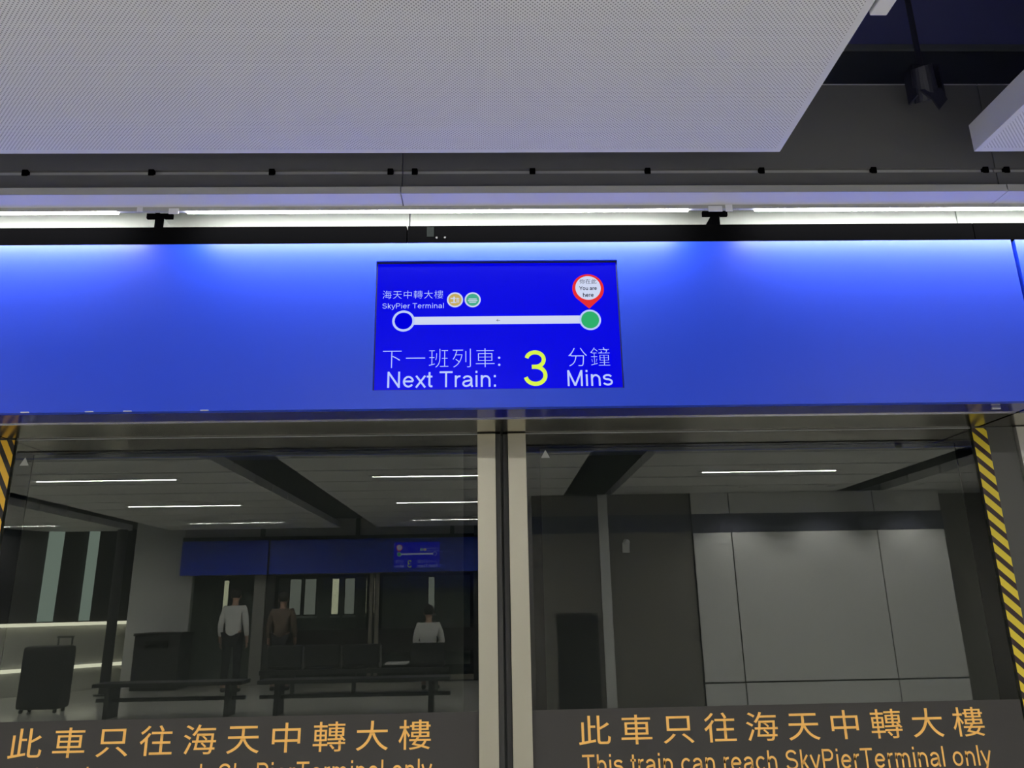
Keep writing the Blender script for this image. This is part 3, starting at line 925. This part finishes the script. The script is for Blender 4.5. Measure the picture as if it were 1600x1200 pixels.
def person(label, loc, rz, sitting, shirt, h=1.70):
    t = thing('person', label, 'person', loc, rz)
    k = h / 1.70
    hip = 0.575 if sitting else 0.90 * k
    P = [((0, 0, hip), 0.125, None)]
    def add(xyz, r, par):
        P.append((xyz, r, par)); return len(P) - 1
    up = lambda z: hip + z * k
    waist = add((0, 0.0, up(0.18)), 0.115, 0)
    chest = add((0, -0.01, up(0.38)), 0.135, waist)
    neckb = add((0, -0.01, up(0.52)), 0.075, chest)
    neck = add((0, 0.0, up(0.58)), 0.05, neckb)
    hd0 = add((0, 0.015, up(0.64)), 0.062, neck)
    hd1 = add((0, 0.015, up(0.71)), 0.080, hd0)
    hd2 = add((0, 0.005, up(0.775)), 0.068, hd1)
    hands, knees, feet = [], [], []
    for s in (-1, 1):
        sh = add((s * 0.165, -0.01, up(0.49)), 0.058, chest)
        if sitting:
            el = add((s * 0.23, 0.05, up(0.22)), 0.042, sh)
            wr = add((s * 0.13, 0.28, up(0.16)), 0.028, el)
            pm = add((s * 0.10, 0.36, up(0.155)), 0.030, wr)
            d = Vector((-s * 0.2, 0.95, -0.15)).normalized()
        else:
            el = add((s * 0.225, -0.03, up(0.22)), 0.042, sh)
            wr = add((s * 0.235, 0.04, up(-0.02)), 0.028, el)
            pm = add((s * 0.235, 0.055, up(-0.10)), 0.030, wr)
            d = Vector((0, 0.15, -0.98)).normalized()
        hands.append((Vector(P[pm][0]), d, s))
        hp = add((s * 0.095, 0.0, hip - 0.02), 0.088, 0)
        if sitting:
            kn = add((s * 0.12, 0.42, 0.535), 0.062, hp)
            an = add((s * 0.11, 0.44, 0.09), 0.042, kn)
        else:
            kn = add((s * 0.10, 0.02, 0.49 * k), 0.062, hp)
            an = add((s * 0.11, -0.01, 0.09), 0.042, kn)
        toe = add((s * 0.125, P[an][0][1] + 0.14, 0.045), 0.036, an)
        knees.append((hp, kn, an)); feet.append((an, toe))
    v, e, r = chain(P)
    body = put(skin_mesh(v, e, r), 'body', M['skin'], t)
    # fingers and face, merged into the body's mesh
    bm = bmesh.new()
    bm.from_mesh(body.data)
    for pm, d, s in hands:
        side = d.cross(Vector((0, 0, 1)) if sitting else Vector((1, 0, 0))).normalized()
        curl = Vector((0, 0, -1)) if sitting else Vector((-s, 0, 0))
        for q, ln in ((-1.5, 0.060), (-0.5, 0.074), (0.5, 0.078), (1.5, 0.068)):
            a = pm + side * 0.016 * q + d * 0.015
            m1 = a + d * ln * 0.6
            m2 = m1 + (d * 0.7 + curl * 0.7).normalized() * ln * 0.6
            fm = skin_mesh([a, m1, m2], [(0, 1), (1, 2)], [0.0095, 0.0085, 0.007], sub=1)
            bm.from_mesh(fm)
        a = pm - side * 0.02 * s - d * 0.01
        fm = skin_mesh([a, a - side * 0.025 * s + d * 0.03, a - side * 0.028 * s + d * 0.058], [(0, 1), (1, 2)], [0.011, 0.010, 0.008], sub=1)
        bm.from_mesh(fm)
    hz = up(0.70)
    def blob(c, rr, sc):
        bmesh.ops.create_uvsphere(bm, u_segments=12, v_segments=8, radius=rr, matrix=Matrix.Translation(c) @ Matrix.Diagonal((*sc, 1)))
    blob((0, 0.103, hz - 0.015), 0.017, (0.8, 1.1, 1.5))
    for s in (-1, 1):
        blob((s * 0.032, 0.086, hz + 0.012), 0.014, (1.1, 0.7, 0.8))
        blob((s * 0.083, 0.005, hz - 0.005), 0.027, (0.4, 0.8, 1.2))
    blob((0, 0.086, hz - 0.055), 0.022, (1.2, 0.6, 0.4))
    bm.to_mesh(body.data)
    bm.free()
    for p in body.data.polygons:
        p.use_smooth = True
    # hair cap
    b = MB()
    b.ball((0, -0.008, up(0.742)), 0.098, (0.92, 1.02, 1.02), 24)
    bmesh.ops.delete(b.bm, geom=[f for f in b.bm.faces if f.calc_center_median().z < up(0.735) and f.calc_center_median().y > 0.015], context='FACES')
    bmesh.ops.delete(b.bm, geom=[f for f in b.bm.faces if f.calc_center_median().z < up(0.672)], context='FACES')
    b.build('hair', M['hair'], t, smooth=True)
    # shirt: torso and sleeves
    Q = [((0, 0, hip - 0.075), 0.150, None), (v[waist], 0.135, 0), (v[chest], 0.155, 1), (v[neckb], 0.085, 2)]
    for s, base in ((-1, 8), (1, 16)):
        sh, el, wr = base, base + 1, base + 2
        i = len(Q)
        Q.append((v[sh], 0.073, 2))
        Q.append((v[el], 0.055, i))
        a = Vector(v[el]).lerp(Vector(v[wr]), 0.85)
        Q.append((tuple(a), 0.040, i + 1))
    put(skin_mesh(*chain(Q)), 'shirt', shirt, t)
    Q = [((0, 0, hip + 0.02), 0.140, None)]
    for hp, kn, an in knees:
        i = len(Q)
        Q.append((v[hp], 0.100, 0)); Q.append((v[kn], 0.074, i)); Q.append(((v[an][0], v[an][1], 0.12), 0.058, i + 1))
    put(skin_mesh(*chain(Q)), 'trousers', M['cloth'], t)
    for an, toe in feet:
        a, b_ = Vector(v[an]), Vector(v[toe])
        fm = skin_mesh([(a.x, a.y - 0.05, 0.045), (a.x, a.y + 0.03, 0.052), (b_.x, b_.y, 0.038), (b_.x, b_.y + 0.045, 0.034)], [(0, 1), (1, 2), (2, 3)], [0.043, 0.048, 0.042, 0.030], sub=2)
        put(fm, 'shoe', M['shoe'], t)
    return t
person('person in a white shirt sitting on the end seat, back to the glass', (-1.10, YS - 0.19, 0.0), PI, True, M['shirt'])
person('person in white shirt and dark trousers standing left of the seats', (-4.62, YS - 0.90, 0), PI, False, M['shirt'], 1.72)
person('person in a brown top standing just behind the black seats', (-3.78, YS - 0.95, 0), PI, False, M['brown'], 1.64)
